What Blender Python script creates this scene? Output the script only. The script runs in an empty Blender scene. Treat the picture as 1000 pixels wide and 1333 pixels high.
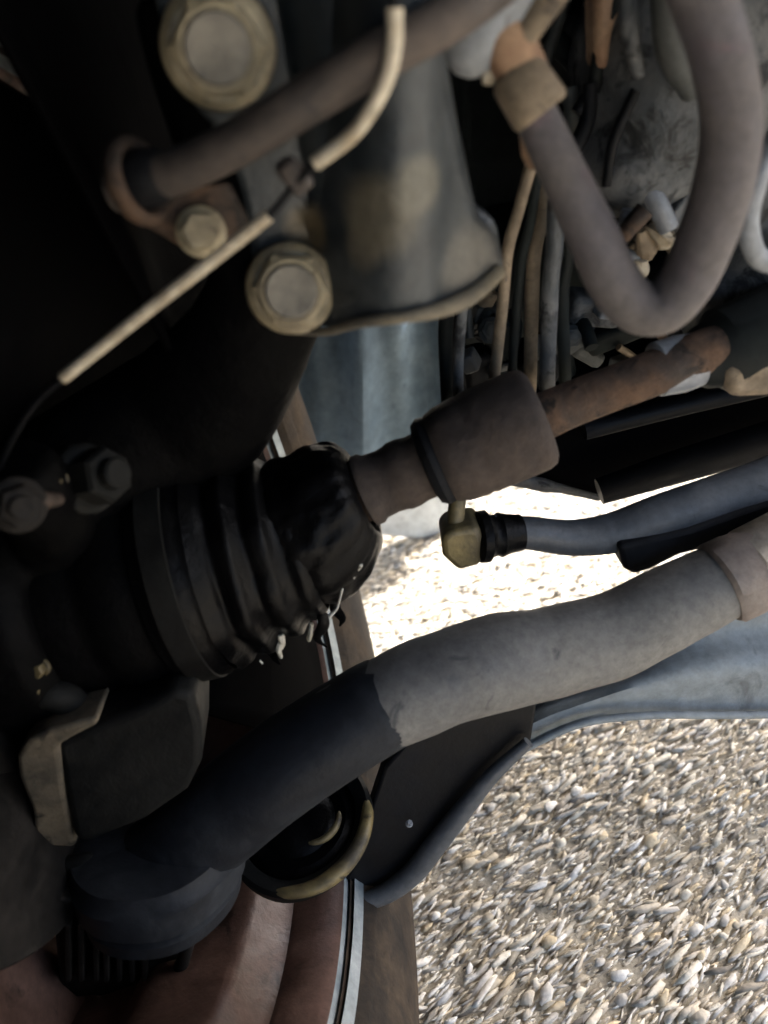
import bpy, bmesh, math, random
import numpy as np
from mathutils import Vector, Matrix, noise

rnd = random.Random(7)
scn = bpy.context.scene
col = scn.collection
rad = math.radians

# ------------------------------------------------------------------ camera
CAM_H, PITCH, ROLL, FPX = 0.52, rad(35), rad(12), 1046.0
fw = Vector((0, math.cos(PITCH), -math.sin(PITCH)))
r0 = Vector((1, 0, 0)); u0 = r0.cross(fw)
RT = r0 * math.cos(ROLL) - u0 * math.sin(ROLL)
UP = r0 * math.sin(ROLL) + u0 * math.cos(ROLL)
cam_d = bpy.data.cameras.new('camera')
cam = bpy.data.objects.new('camera', cam_d); col.objects.link(cam)
M = Matrix((RT, UP, -fw)).transposed().to_4x4(); M.translation = (0, 0, CAM_H)
cam.matrix_world = M
cam_d.sensor_fit = 'VERTICAL'; cam_d.sensor_height = 24.0
cam_d.lens = FPX / 1333.0 * 24.0
cam_d.clip_start = 0.01; cam_d.clip_end = 400
cam_d.dof.use_dof = True
cam_d.dof.focus_distance = 0.44
cam_d.dof.aperture_fstop = 4.2
scn.camera = cam

# ------------------------------------------------------------------ light
SUN_EL, SUN_AZ = rad(42), rad(62)          # azimuth from +Y towards +X
w = bpy.data.worlds.new('World'); scn.world = w; w.use_nodes = True
nt = w.node_tree
sky = nt.nodes.new('ShaderNodeTexSky'); sky.sky_type = 'NISHITA'; sky.sun_disc = False
sky.sun_elevation = SUN_EL; sky.sun_rotation = SUN_AZ
sky.air_density = 1.0; sky.dust_density = 6.0; sky.ozone_density = 1.0
nt.nodes['Background'].inputs[1].default_value = 0.15
hz = nt.nodes.new('ShaderNodeHueSaturation'); hz.inputs['Saturation'].default_value = .9      # milky, hazy sky
nt.links.new(sky.outputs[0], hz.inputs['Color']); nt.links.new(hz.outputs[0], nt.nodes['Background'].inputs[0])
sd = bpy.data.lights.new('sun', 'SUN'); sd.energy = 3.6; sd.angle = rad(2); sd.color = (1, .975, .95)
sun = bpy.data.objects.new('sun', sd); col.objects.link(sun)
sdir = Vector((math.cos(SUN_EL) * math.sin(SUN_AZ), math.cos(SUN_EL) * math.cos(SUN_AZ), math.sin(SUN_EL)))
sun.rotation_euler = sdir.to_track_quat('Z', 'Y').to_euler()
sun.location = sdir * 5
vs = scn.view_settings
vs.view_transform = 'Standard'; vs.look = 'None'; vs.exposure = 2.15; vs.gamma = 1.0; vs.use_curve_mapping = False
vs.use_white_balance = True; vs.white_balance_temperature = 6050; vs.white_balance_tint = 10

# ------------------------------------------------------------------ helpers
def P(px, py, y=None, z=None, x=None):
    """a point of the place, from where it shows in the photograph and how far into the car (y) it sits"""
    d = fw + RT * ((px - 500) / FPX) - UP * ((py - 666.5) / FPX)
    if y is not None: t = y / d.y
    elif z is not None: t = (z - CAM_H) / d.z
    else: t = x / d.x
    return Vector((0, 0, CAM_H)) + d * t

def link_mesh(name, me, mat, parent=None, smooth=40):
    o = bpy.data.objects.new(name, me)
    col.objects.link(o)
    if mat: me.materials.append(mat)
    if parent is not None:
        base = world_base(parent)
        me.transform(Matrix.Translation(-base))
        o.parent = parent
    if smooth is not None:
        me.shade_smooth()
        me.set_sharp_from_angle(angle=rad(smooth))
    return o

_base = {}
def world_base(o):
    b = Vector((0, 0, 0))
    while o is not None:
        b += o.location; o = o.parent
    return b

def thing(name, label, cat, loc=(0, 0, 0), group=None):
    o = bpy.data.objects.new(name, None); col.objects.link(o)
    o.location = loc; o.empty_display_size = .02
    o['label'] = label; o['category'] = cat
    if group: o['group'] = group
    return o

def tag(o, label, cat, group=None):
    o['label'] = label; o['category'] = cat
    if group: o['group'] = group
    return o

def spline(pts, n):
    """Catmull-Rom resample of points (any dimension)"""
    A = np.array([tuple(p) for p in pts], float)
    if len(A) == 2:
        t = np.linspace(0, 1, n)[:, None]
        return A[0] * (1 - t) + A[1] * t
    A = np.vstack([2 * A[0] - A[1], A, 2 * A[-1] - A[-2]])
    out = []
    m = len(A) - 3
    for u in np.linspace(0, m - 1e-9, n):
        i = int(u); t = u - i
        p0, p1, p2, p3 = A[i], A[i + 1], A[i + 2], A[i + 3]
        out.append(.5 * ((2 * p1) + (-p0 + p2) * t + (2 * p0 - 5 * p1 + 4 * p2 - p3) * t * t + (-p0 + 3 * p1 - 3 * p2 + p3) * t ** 3))
    return np.array(out)

class MB:
    def __init__(s): s.v = []; s.f = []
    def ring_strip(s, rings, closed=False, cap=True):
        b = len(s.v); n = len(rings[0])
        for r in rings: s.v += [tuple(p) for p in r]
        m = len(rings)
        for i in range(m if closed else m - 1):
            j = (i + 1) % m
            for k in range(n):
                l = (k + 1) % n
                s.f.append((b + i * n + k, b + j * n + k, b + j * n + l, b + i * n + l))
        if cap and not closed:
            s.f.append(tuple(b + k for k in range(n)))
            s.f.append(tuple(b + (m - 1) * n + k for k in reversed(range(n))))
        return s
    def tube(s, pts, radii, n=20, steps=40, wob=0.0, flat=None):
        """tapered round bar along a smooth path; flat = (vector, factor) squashes it along vector"""
        if not hasattr(radii, '__len__'): radii = [radii] * len(pts)
        Q = spline([tuple(p) + (r,) for p, r in zip(pts, radii)], steps)
        C = [Vector(q[:3]) for q in Q]; Rr = [q[3] for q in Q]
        t = (C[1] - C[0]).normalized()
        nrm = t.orthogonal().normalized(); rings = []
        for i, c in enumerate(C):
            t2 = (C[min(i + 1, len(C) - 1)] - C[max(i - 1, 0)]).normalized()
            q = t.rotation_difference(t2); nrm = (q @ nrm).normalized(); t = t2
            bn = t.cross(nrm)
            ring = []
            for k in range(n):
                a = 2 * math.pi * k / n
                d = nrm * math.cos(a) + bn * math.sin(a)
                r = Rr[i]
                if wob: r *= 1 + wob * noise.noise((c + d * r) * 60)
                d = d * r
                if flat: fv, ff = flat; d = d - fv * (d.dot(fv) * (1 - ff))
                ring.append(c + d)
            rings.append(ring)
        return s.ring_strip(rings)
    def lathe(s, o, ax, prof, n=48, cap=True, wob=0.0, wfreq=40, arc=None):
        ax = ax.normalized(); e1 = ax.orthogonal().normalized(); e2 = ax.cross(e1)
        rings = []
        for t, r in prof:
            ring = []
            for k in range(n):
                a = 2 * math.pi * k / n
                d = e1 * math.cos(a) + e2 * math.sin(a)
                rr = r
                if wob: rr = r * (1 + wob * noise.noise((o + ax * t + d * r) * wfreq))
                ring.append(o + ax * t + d * rr)
            rings.append(ring)
        return s.ring_strip(rings, cap=cap)
    def prism(s, pts, ext):
        b = len(s.v); n = len(pts)
        s.v += [tuple(p) for p in pts] + [tuple(Vector(p) + Vector(ext)) for p in pts]
        s.f.append(tuple(range(b, b + n)))
        s.f.append(tuple(reversed(range(b + n, b + 2 * n))))
        for k in range(n):
            l = (k + 1) % n
            s.f.append((b + k, b + n + k, b + n + l, b + l))
        return s
    def hexa(s, o, ax, r, h, rot=0.0):
        ax = ax.normalized(); e1 = ax.orthogonal().normalized(); e2 = ax.cross(e1)
        rr = [(0, .97), (h * .12, 1), (h * .85, 1), (h, .88)]
        rings = []
        for t, q in rr:
            rings.append([o + ax * t + (e1 * math.cos(rot + k * math.pi / 3) + e2 * math.sin(rot + k * math.pi / 3)) * r * q for k in range(6)])
        return s.ring_strip(rings)
    def box(s, c, size, rot=None):
        c = Vector(c); h = Vector(size) / 2
        R = rot or Matrix.Identity(3)
        b = len(s.v)
        for dx in (-1, 1):
            for dy in (-1, 1):
                for dz in (-1, 1):
                    s.v.append(tuple(c + R @ Vector((dx * h.x, dy * h.y, dz * h.z))))
        for f in ((0, 1, 3, 2), (4, 6, 7, 5), (0, 4, 5, 1), (2, 3, 7, 6), (0, 2, 6, 4), (1, 5, 7, 3)):
            s.f.append(tuple(b + i for i in f))
        return s
    def grid(s, rows):
        b = len(s.v); n = len(rows[0])
        for r in rows: s.v += [tuple(p) for p in r]
        for i in range(len(rows) - 1):
            for k in range(n - 1):
                s.f.append((b + i * n + k, b + i * n + k + 1, b + (i + 1) * n + k + 1, b + (i + 1) * n + k))
        return s
    def build(s, name, mat, parent=None, smooth=40, bevel=0, remesh=0, solid=0, disp=0, dfreq=50, bseg=2):
        me = bpy.data.meshes.new(name)
        me.from_pydata(s.v, [], s.f)
        bm = bmesh.new(); bm.from_mesh(me)
        bmesh.ops.recalc_face_normals(bm, faces=bm.faces); 
        bm.to_mesh(me); bm.free()
        me.update()
        if disp:
            for v in me.vertices:
                v.co += Vector(v.co).normalized() * 0 + noise.noise_vector(v.co * dfreq) * disp
        o = link_mesh(name, me, mat, parent, smooth)
        if solid:
            m = o.modifiers.new('solid', 'SOLIDIFY'); m.thickness = solid; m.offset = 1
        if bevel:
            m = o.modifiers.new('bevel', 'BEVEL'); m.width = bevel; m.segments = bseg; m.limit_method = 'ANGLE'; m.angle_limit = rad(35)
        if remesh:
            m = o.modifiers.new('remesh', 'REMESH'); m.mode = 'VOXEL'; m.voxel_size = remesh; m.use_smooth_shade = True
            m = o.modifiers.new('smooth', 'SMOOTH'); m.iterations = 6; m.factor = .5
        return o

# ------------------------------------------------------------------ materials
def srgb(r, g, b):
    f = lambda c: (c / 12.92 if c <= .04045 else ((c + .055) / 1.055) ** 2.4)
    return (f(r / 255), f(g / 255), f(b / 255), 1)

def grime(name, base, dust, amt=.5, rough=.6, metal=0.0, scale=25, bump=.25, fine=160, third=None, third_amt=.35, sharp=.18, spec=.5, seed=0.0, spots=()):
    """worn surface: base paint or metal, patches of dust, flecks of a third tone, fine pitted relief"""
    m = bpy.data.materials.new(name); m.use_nodes = True
    n = m.node_tree.nodes; L = m.node_tree.links
    bs = n['Principled BSDF']
    tc = n.new('ShaderNodeTexCoord'); mp = n.new('ShaderNodeMapping')
    mp.inputs['Location'].default_value = (seed, seed * 1.7, -seed)
    L.new(tc.outputs['Object'], mp.inputs[0])
    def nz(sc, det=6, ro=.6, dist=0):
        t = n.new('ShaderNodeTexNoise'); t.inputs['Scale'].default_value = sc; t.inputs['Detail'].default_value = det
        t.inputs['Roughness'].default_value = ro; t.inputs['Distortion'].default_value = dist
        L.new(mp.outputs[0], t.inputs['Vector']); return t
    def ramp(src, lo, hi):
        r = n.new('ShaderNodeMapRange'); r.interpolation_type = 'SMOOTHSTEP'
        r.inputs[1].default_value = lo; r.inputs[2].default_value = hi
        L.new(src, r.inputs[0]); return r.outputs[0]
    def mix(fac, a, b):
        x = n.new('ShaderNodeMix'); x.data_type = 'RGBA'
        L.new(fac, x.inputs[0])
        for i, c in ((6, a), (7, b)):
            if isinstance(c, tuple): x.inputs[i].default_value = c
            else: L.new(c, x.inputs[i])
        return x.outputs[2]
    big = nz(scale, 7, .62, .4)
    c = .5 + (.5 - amt) * .45
    fac = ramp(big.outputs[0], c - sharp, c + sharp)
    colr = mix(fac, base, dust)
    if third:
        t = nz(scale * 2.6, 5, .65, .8)
        q = .5 + (.5 - third_amt) * .5
        colr = mix(ramp(t.outputs[0], q, q + .14), colr, third)
    for ctr, rd, cc_ in spots:                      # caked stains with a shape of their own
        gm = n.new('ShaderNodeNewGeometry'); vd = n.new('ShaderNodeVectorMath'); vd.operation = 'DISTANCE'
        L.new(gm.outputs['Position'], vd.inputs[0]); vd.inputs[1].default_value = ctr
        wob_ = n.new('ShaderNodeMath'); wob_.operation = 'MULTIPLY_ADD'; L.new(big.outputs[0], wob_.inputs[0]); wob_.inputs[1].default_value = -rd * 1.2; L.new(vd.outputs['Value'], wob_.inputs[2])
        f_ = n.new('ShaderNodeMapRange'); f_.interpolation_type = 'SMOOTHSTEP'; L.new(wob_.outputs[0], f_.inputs[0])
        f_.inputs[1].default_value = -rd * .05; f_.inputs[2].default_value = rd * .55; f_.inputs[3].default_value = .55; f_.inputs[4].default_value = 0
        colr = mix(f_.outputs[0], colr, cc_)
    sp = nz(fine, 4, .7)
    hs = n.new('ShaderNodeHueSaturation'); L.new(colr, hs.inputs['Color'])
    mr = n.new('ShaderNodeMapRange'); mr.inputs[3].default_value = .72; mr.inputs[4].default_value = 1.28
    mr.inputs[1].default_value = .25; mr.inputs[2].default_value = .75
    L.new(sp.outputs[0], mr.inputs[0]); L.new(mr.outputs[0], hs.inputs['Value'])
    L.new(hs.outputs[0], bs.inputs['Base Color'])
    rr = n.new('ShaderNodeMapRange'); rr.inputs[3].default_value = max(.05, rough - .12); rr.inputs[4].default_value = min(1, rough + .25)
    L.new(fac, rr.inputs[0]); L.new(rr.outputs[0], bs.inputs['Roughness'])
    if metal:
        mm = n.new('ShaderNodeMapRange'); mm.inputs[3].default_value = metal; mm.inputs[4].default_value = metal * .15
        L.new(fac, mm.inputs[0]); L.new(mm.outputs[0], bs.inputs['Metallic'])
    bs.inputs['Specular IOR Level'].default_value = spec
    ad = n.new('ShaderNodeMath'); ad.operation = 'MULTIPLY_ADD'; ad.inputs[1].default_value = .45
    L.new(sp.outputs[0], ad.inputs[0]); L.new(big.outputs[0], ad.inputs[2])
    bp = n.new('ShaderNodeBump'); bp.inputs['Strength'].default_value = bump; bp.inputs['Distance'].default_value = .002
    L.new(ad.outputs[0], bp.inputs['Height']); L.new(bp.outputs[0], bs.inputs['Normal'])
    return m

S = srgb
MAT = {}
MAT['steel_blue'] = grime('dirty_blue_grey_steel', S(31, 37, 41), S(70, 73, 73), .46, .5, .1, 13, .6, 190, S(104, 100, 90), .18, spots=((P(488, 282, y=.247), .015, S(106, 99, 82)), (P(468, 322, y=.25), .009, S(98, 92, 78)), (P(612, 348, y=.262), .016, S(108, 104, 95)), (P(540, 240, y=.247), .010, S(112, 108, 94)), (P(400, 300, y=.27), .010, S(124, 108, 78))))
MAT['panel_blue'] = grime('dusty_blue_grey_paint', S(74, 90, 103), S(104, 118, 128), .45, .7, 0, 9, .15, 90, S(62, 74, 84), .35, .18, .2)
MAT['pale_panel'] = grime('pale_grey_plastic', S(184, 192, 196), S(204, 208, 210), .5, .6, 0, 8, .1, 80)
MAT['cross_blue'] = grime('dusty_grey_blue_steel', S(104, 113, 118), S(130, 136, 137), .5, .62, 0, 11, .35, 120, S(84, 90, 94), .35)
MAT['collar'] = grime('faded_brown_coating', S(104, 96, 90), S(124, 112, 102), .5, .7, 0, 30, .4, 200, S(118, 98, 86), .3)
MAT['endband'] = grime('chalky_tan_coating', S(160, 148, 132), S(180, 170, 154), .5, .75, 0, 25, .4, 200, S(124, 108, 94), .3)
MAT['rust_dust'] = grime('grey_tan_dusty_edge', S(72, 69, 62), S(104, 97, 82), .5, .75, 0, 30, .5, 200, S(54, 52, 48), .35)
MAT['arm_grey'] = grime('dusty_dark_grey_paint', S(80, 80, 80), S(106, 104, 99), .5, .62, 0, 16, .4, 220, S(62, 63, 64), .3)
MAT['bar_grey'] = grime('satin_grey_bar_paint', S(64, 68, 73), S(86, 88, 90), .45, .55, 0, 18, .3, 220, S(44, 46, 49), .3)
MAT['black_iron'] = grime('black_greasy_casting', S(5, 5, 6), S(12, 12, 11), .35, .65, 0, 22, .8, 170, None, .3, .18, .04)
MAT['black_satin'] = grime('black_satin_paint', S(12, 13, 15), S(24, 25, 28), .4, .6, 0, 18, .3, 180, None, .3, .18, .15)
MAT['navy'] = grime('blue_black_paint', S(22, 25, 30), S(46, 49, 53), .45, .6, 0, 16, .4, 180, None, .3, .18, .2)
MAT['rubber'] = grime('greasy_black_rubber', S(4, 4, 5), S(12, 12, 12), .35, .42, 0, 30, .7, 140, None, .3, .18, .1)
MAT['rubber_dusty'] = grime('dusty_black_rubber', S(14, 14, 14), S(28, 28, 26), .5, .65, 0, 26, .35, 180, None, .3, .18, .12)
MAT['hose'] = grime('brown_black_hose_rubber', S(48, 44, 42), S(76, 68, 62), .45, .68, 0, 24, .4, 220, S(36, 36, 38), .35)
MAT['uhose'] = grime('grey_purple_hose_rubber', S(70, 66, 70), S(92, 87, 83), .5, .75, 0, 16, .5, 220, S(82, 69, 74), .35)
MAT['damper'] = grime('brown_dusty_rubber', S(45, 40, 38), S(68, 60, 54), .5, .78, 0, 24, .7, 170, S(124, 112, 90), .05, .18, .25)
MAT['rust'] = grime('brown_rusty_steel', S(52, 45, 40), S(84, 66, 52), .5, .8, .05, 34, .8, 200, S(38, 34, 31), .42, .14, .25)
MAT['rust_bright'] = grime('orange_rust', S(112, 82, 60), S(156, 130, 104), .5, .75, 0, 35, .5, 200, S(84, 62, 48), .3)
MAT['zinc'] = grime('dirty_yellow_zinc', S(146, 136, 110), S(112, 103, 84), .45, .45, .2, 60, .5, 250, S(78, 68, 54), .35)
MAT['zinc_head'] = grime('grey_bolt_face', S(112, 107, 96), S(92, 89, 82), .45, .6, .1, 45, .3, 250, S(74, 73, 70), .35)
MAT['brass'] = grime('greasy_yellow_zinc', S(134, 120, 80), S(48, 43, 33), .55, .42, .3, 24, .35, 220, S(24, 22, 20), .4)
MAT['ivory'] = grime('ivory_cable_sheath', S(180, 171, 152), S(134, 120, 97), .42, .65, 0, 70, .4, 260, S(98, 86, 70), .3)
MAT['tan'] = grime('tan_dirty_metal', S(128, 113, 92), S(96, 86, 71), .5, .7, 0, 35, .45, 200, S(66, 58, 49), .4)
MAT['alu'] = grime('grey_cast_aluminium', S(60, 65, 69), S(98, 98, 97), .5, .68, .05, 24, 1.0, 150, S(32, 34, 36), .48)
MAT['alu_dark'] = grime('oily_dark_aluminium', S(52, 56, 56), S(78, 80, 78), .4, .6, 0, 12, .5, 150, S(30, 32, 32), .35)
MAT['clamp'] = grime('blue_grey_clamp_metal', S(104, 109, 116), S(134, 137, 139), .5, .5, .1, 22, .4, 190, S(72, 73, 76), .35)
MAT['greenblack'] = grime('green_black_housing', S(18, 22, 22), S(34, 38, 37), .4, .7, 0, 12, .4, 120, None, .3, .18, .15)
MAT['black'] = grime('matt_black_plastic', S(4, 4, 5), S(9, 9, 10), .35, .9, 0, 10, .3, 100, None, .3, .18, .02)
MAT['tyre'] = grime('dusty_tyre_rubber', S(30, 27, 25), S(72, 62, 51), .48, .85, 0, 18, .4, 200, S(22, 21, 20), .3, .18, .2)
MAT['rim'] = grime('dusty_rose_brown_steel', S(70, 53, 46), S(104, 80, 70), .5, .4, .2, 14, .4, 180, S(42, 32, 28), .35)
MAT['rim_lip'] = grime('blue_grey_rim_edge', S(120, 132, 138), S(146, 152, 154), .5, .4, .3, 30, .2, 200)
MAT['rotor'] = grime('brown_black_iron_disc', S(22, 21, 20), S(40, 37, 34), .45, .65, .1, 24, .4, 180, S(16, 15, 14), .35, .18, .15)
MAT['shred'] = grime('pale_grease_shred', S(196, 196, 188), S(150, 142, 120), .4, .5, 0, 60, .3, 200)
MAT['caliper'] = grime('black_grey_caliper_iron', S(17, 18, 18), S(30, 30, 28), .4, .65, 0, 20, .6, 170, None, .3, .18, .12)
MAT['bone'] = grime('dirty_bone_coloured_plate', S(104, 95, 80), S(70, 66, 58), .5, .75, 0, 30, .5, 180, S(44, 42, 38), .4, .18, .2)

# gravel: per-stone tint comes from a vertex colour that stores each stone's own colour
def gravel_mat():
    m = bpy.data.materials.new('crushed_limestone'); m.use_nodes = True
    n = m.node_tree.nodes; L = m.node_tree.links; bs = n['Principled BSDF']
    at = n.new('ShaderNodeAttribute'); at.attribute_name = 'tint'
    tc = n.new('ShaderNodeTexCoord'); nz = n.new('ShaderNodeTexNoise'); nz.inputs['Scale'].default_value = 260; nz.inputs['Detail'].default_value = 5
    L.new(tc.outputs['Object'], nz.inputs['Vector'])
    mr = n.new('ShaderNodeMapRange'); mr.inputs[1].default_value = .25; mr.inputs[2].default_value = .75; mr.inputs[3].default_value = .78; mr.inputs[4].default_value = 1.15
    L.new(nz.outputs[0], mr.inputs[0])
    hs = n.new('ShaderNodeHueSaturation'); L.new(at.outputs['Color'], hs.inputs['Color']); L.new(mr.outputs[0], hs.inputs['Value'])
    L.new(hs.outputs[0], bs.inputs['Base Color']); bs.inputs['Roughness'].default_value = .9
    bp = n.new('ShaderNodeBump'); bp.inputs['Strength'].default_value = .4; bp.inputs['Distance'].default_value = .002
    L.new(nz.outputs[0], bp.inputs['Height']); L.new(bp.outputs[0], bs.inputs['Normal'])
    return m
MAT['gravel'] = gravel_mat()
MAT['soil'] = grime('sandy_ground', S(168, 157, 136), S(196, 185, 164), .5, .95, 0, 40, .9, 300, S(128, 118, 102), .4)

# ------------------------------------------------------------------ ground
gb = MB(); gb.grid([[Vector((x, y, 0)) for x in (-120, -2, 0, 2, 120)] for y in (-120, -2, 0, 2, 120)])
ground = gb.build('ground', MAT['soil'], None, None); ground['kind'] = 'structure'

def stone_templates(npt, k, seed):
    """angular crushed stone: the hull of a few scattered points"""
    out = []
    r = np.random.default_rng(seed)
    for i in range(k):
        bm = bmesh.new()
        for _ in range(npt):
            q = r.normal(size=3); q = q / np.linalg.norm(q) * r.uniform(.82, 1.12); bm.verts.new(q)
        h = bmesh.ops.convex_hull(bm, input=bm.verts)
        bmesh.ops.delete(bm, geom=[e for e in h['geom_interior'] if isinstance(e, bmesh.types.BMVert)], context='VERTS')
        bmesh.ops.triangulate(bm, faces=bm.faces); bm.verts.index_update()
        V = np.array([v.co[:] for v in bm.verts]); F = np.array([[v.index for v in f.verts] for f in bm.faces]); bm.free()
        out.append((V, F))
    return out

PAL = np.array([S(212, 202, 182)[:3], S(196, 184, 164)[:3], S(220, 212, 198)[:3], S(186, 173, 150)[:3], S(200, 182, 150)[:3], S(178, 171, 160)[:3], S(156, 145, 128)[:3], S(202, 198, 190)[:3], S(120, 112, 100)[:3]])
PW = np.array([.2, .2, .16, .14, .07, .1, .06, .06, .02]); PW = PW / PW.sum()
a_ = P(750, 1150, z=0); b_ = P(827, 1088, z=0)
GRAIN = math.atan2((b_ - a_).y, (b_ - a_).x)      # the stones lie raked one way

def scatter(pts, sizes, tmpl, r, zoff=.12):
    n = len(pts); k = len(tmpl); which = r.integers(0, k, n)
    ang = GRAIN + r.normal(size=n) * .2
    el = r.uniform(2.0, 4.0, n) if n > 1 else r.uniform(1.1, 1.7, n)
    tilt = r.normal(size=(n, 2)) * .13
    colr = PAL[r.choice(len(PAL), n, p=PW)] * r.uniform(.9, 1.2, (n, 1))
    VV, FF, CC = [], [], []; off = 0
    for t in range(k):
        idx = np.where(which == t)[0]
        if not len(idx): continue
        V, F = tmpl[t]; m = len(V)
        X = np.repeat(V[None], len(idx), 0)
        sp = r.uniform(0, 6.28, len(idx)); c, s_ = np.cos(sp)[:, None], np.sin(sp)[:, None]
        X = np.stack([X[..., 0], X[..., 1] * c - X[..., 2] * s_, X[..., 1] * s_ + X[..., 2] * c], -1)
        sz = sizes[idx][:, None]
        X = np.stack([X[..., 0] * sz * el[idx][:, None], X[..., 1] * sz * (.85 if n == 1 else .7), X[..., 2] * sz * .5], -1)
        X[..., 2] += X[..., 0] * tilt[idx, 0][:, None] + X[..., 1] * tilt[idx, 1][:, None]
        c, s_ = np.cos(ang[idx])[:, None], np.sin(ang[idx])[:, None]
        X = np.stack([X[..., 0] * c - X[..., 1] * s_, X[..., 0] * s_ + X[..., 1] * c, X[..., 2]], -1)
        X[..., :2] += pts[idx][:, None, :2]; X[..., 2] += sz * zoff + pts[idx][:, None, 2]
        VV.append(X.reshape(-1, 3)); FF.append((F[None] + (np.arange(len(idx)) * m)[:, None, None] + off).reshape(-1, 3)); off += len(idx) * m
        CC.append(np.repeat(colr[idx], m, 0))
    return np.vstack(VV), np.vstack(FF), np.vstack(CC)

def tri_mesh(name, V, F, Cc):
    me = bpy.data.meshes.new(name)
    me.vertices.add(len(V)); me.vertices.foreach_set('co', V.astype(np.float32).ravel())
    me.loops.add(len(F) * 3); me.loops.foreach_set('vertex_index', F.astype(np.int32).ravel())
    me.polygons.add(len(F)); me.polygons.foreach_set('loop_start', np.arange(0, len(F) * 3, 3, dtype=np.int32))
    me.update(calc_edges=True)
    at = me.color_attributes.new('tint', 'FLOAT_COLOR', 'POINT')
    at.data.foreach_set('color', np.hstack([Cc, np.ones((len(Cc), 1))]).astype(np.float32).ravel())
    me.validate()
    return me

r = np.random.default_rng(3)
def jgrid(x0, x1, y0, y1, st):
    gx, gy = np.meshgrid(np.arange(x0, x1, st), np.arange(y0, y1, st))
    p = np.stack([gx.ravel(), gy.ravel(), np.zeros(gx.size)], 1); p[:, :2] += r.uniform(-.55, .55, (len(p), 2)) * st
    p[:, 2] = r.uniform(-.002, .002, len(p)); return p
core = jgrid(-.12, .5, .12, .85, .0029)
s_core = np.clip(r.lognormal(math.log(.0014), .48, len(core)), .0007, .0040)
outer = jgrid(-.9, 1.7, -.5, 2.1, .010)
inside = (outer[:, 0] > -.12) & (outer[:, 0] < .5) & (outer[:, 1] > .12) & (outer[:, 1] < .85)
outer = outer[~inside]
s_out = np.clip(r.lognormal(math.log(.0055), .35, len(outer)), .003, .011)
V1, F1, C1 = scatter(core, s_core, stone_templates(15, 14, 1), r)
V2, F2, C2 = scatter(outer, s_out, stone_templates(10, 10, 2), r)
gme = tri_mesh('gravel', np.vstack([V1, V2]), np.vstack([F1, F2 + len(V1)]), np.vstack([C1, C2]))
gravel = link_mesh('gravel', gme, MAT['gravel'], None, None); gravel['kind'] = 'stuff'
gravel['label'] = 'cream and grey crushed gravel spread over the ground'; gravel['category'] = 'gravel'
# larger stones that can be picked out one by one
T3 = stone_templates(22, 14, 5)
cnt = 0
while cnt < 60:
    px, py = rnd.uniform(470, 1010), rnd.uniform(650, 1340)
    if py < 950 and rnd.random() < .5: continue
    g = P(px, py, z=0)
    V, F, Cc = scatter(np.array([[0, 0, 0.0]]), np.array([rnd.uniform(.0026, .0048)]), [T3[cnt % 14]], r, .35)
    me = tri_mesh('stone', V, F, Cc)
    o = link_mesh('stone', me, MAT['gravel'], None, None); o.parent = ground; o.location = (g.x, g.y, .001)
    cnt += 1

# ------------------------------------------------------------------ car body around the wheel bay
body = thing('car_body', 'unseen underside of the car body shaped to shade the wheel bay', 'car body', (.3, 1.0, .3))
mb = MB(); mb.box((.13, .10, .80), (1.06, 1.6, .03)); mb.build('shade_roof', MAT['black'], body, bevel=.004)  # unseen roof, sized to shade the parts and let sun reach the far ground
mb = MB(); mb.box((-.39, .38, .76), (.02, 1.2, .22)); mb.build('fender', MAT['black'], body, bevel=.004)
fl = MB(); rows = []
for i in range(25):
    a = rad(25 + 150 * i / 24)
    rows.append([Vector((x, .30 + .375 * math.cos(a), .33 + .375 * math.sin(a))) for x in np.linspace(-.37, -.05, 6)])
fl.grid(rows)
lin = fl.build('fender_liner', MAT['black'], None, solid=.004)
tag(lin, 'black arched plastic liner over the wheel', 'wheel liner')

mb = MB(); mb.box((-.39, -.45, .55), (.02, .80, .55)); mb.build('shade_wall', MAT['black'], body, bevel=.004)  # unseen side wall, added to cut light on the left parts
# pale splash panel beyond the axle, partly hidden by the tyre
sp = thing('splash_panel', 'pale blue grey body panel behind the drive shaft beside the tyre', 'body panel', P(520, 620, y=.66))
mb = MB(); rows = []
for py in np.linspace(360, 640, 9):
    row = []
    for px in np.linspace(250, 605, 60):
        yy = .66 + .016 * math.sin((px - 250) / 26.0 + py / 200) + .006 * math.sin(px / 9.0 - py / 140) + .02 * (px > 470) * ((px - 470) / 170)
        row.append(P(px, py, y=yy))
    rows.append(row)
mb.grid(rows); mb.build('sheet', MAT['panel_blue'], sp, solid=.003)
mb = MB(); mb.prism([P(440, 612, y=.668), P(600, 634, y=.685), P(600, 706, y=.685), P(480, 697, y=.668), P(430, 690, y=.662)], (0, .012, 0))
mb.build('lower_flange', MAT['pale_panel'], sp, bevel=.003)

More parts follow.
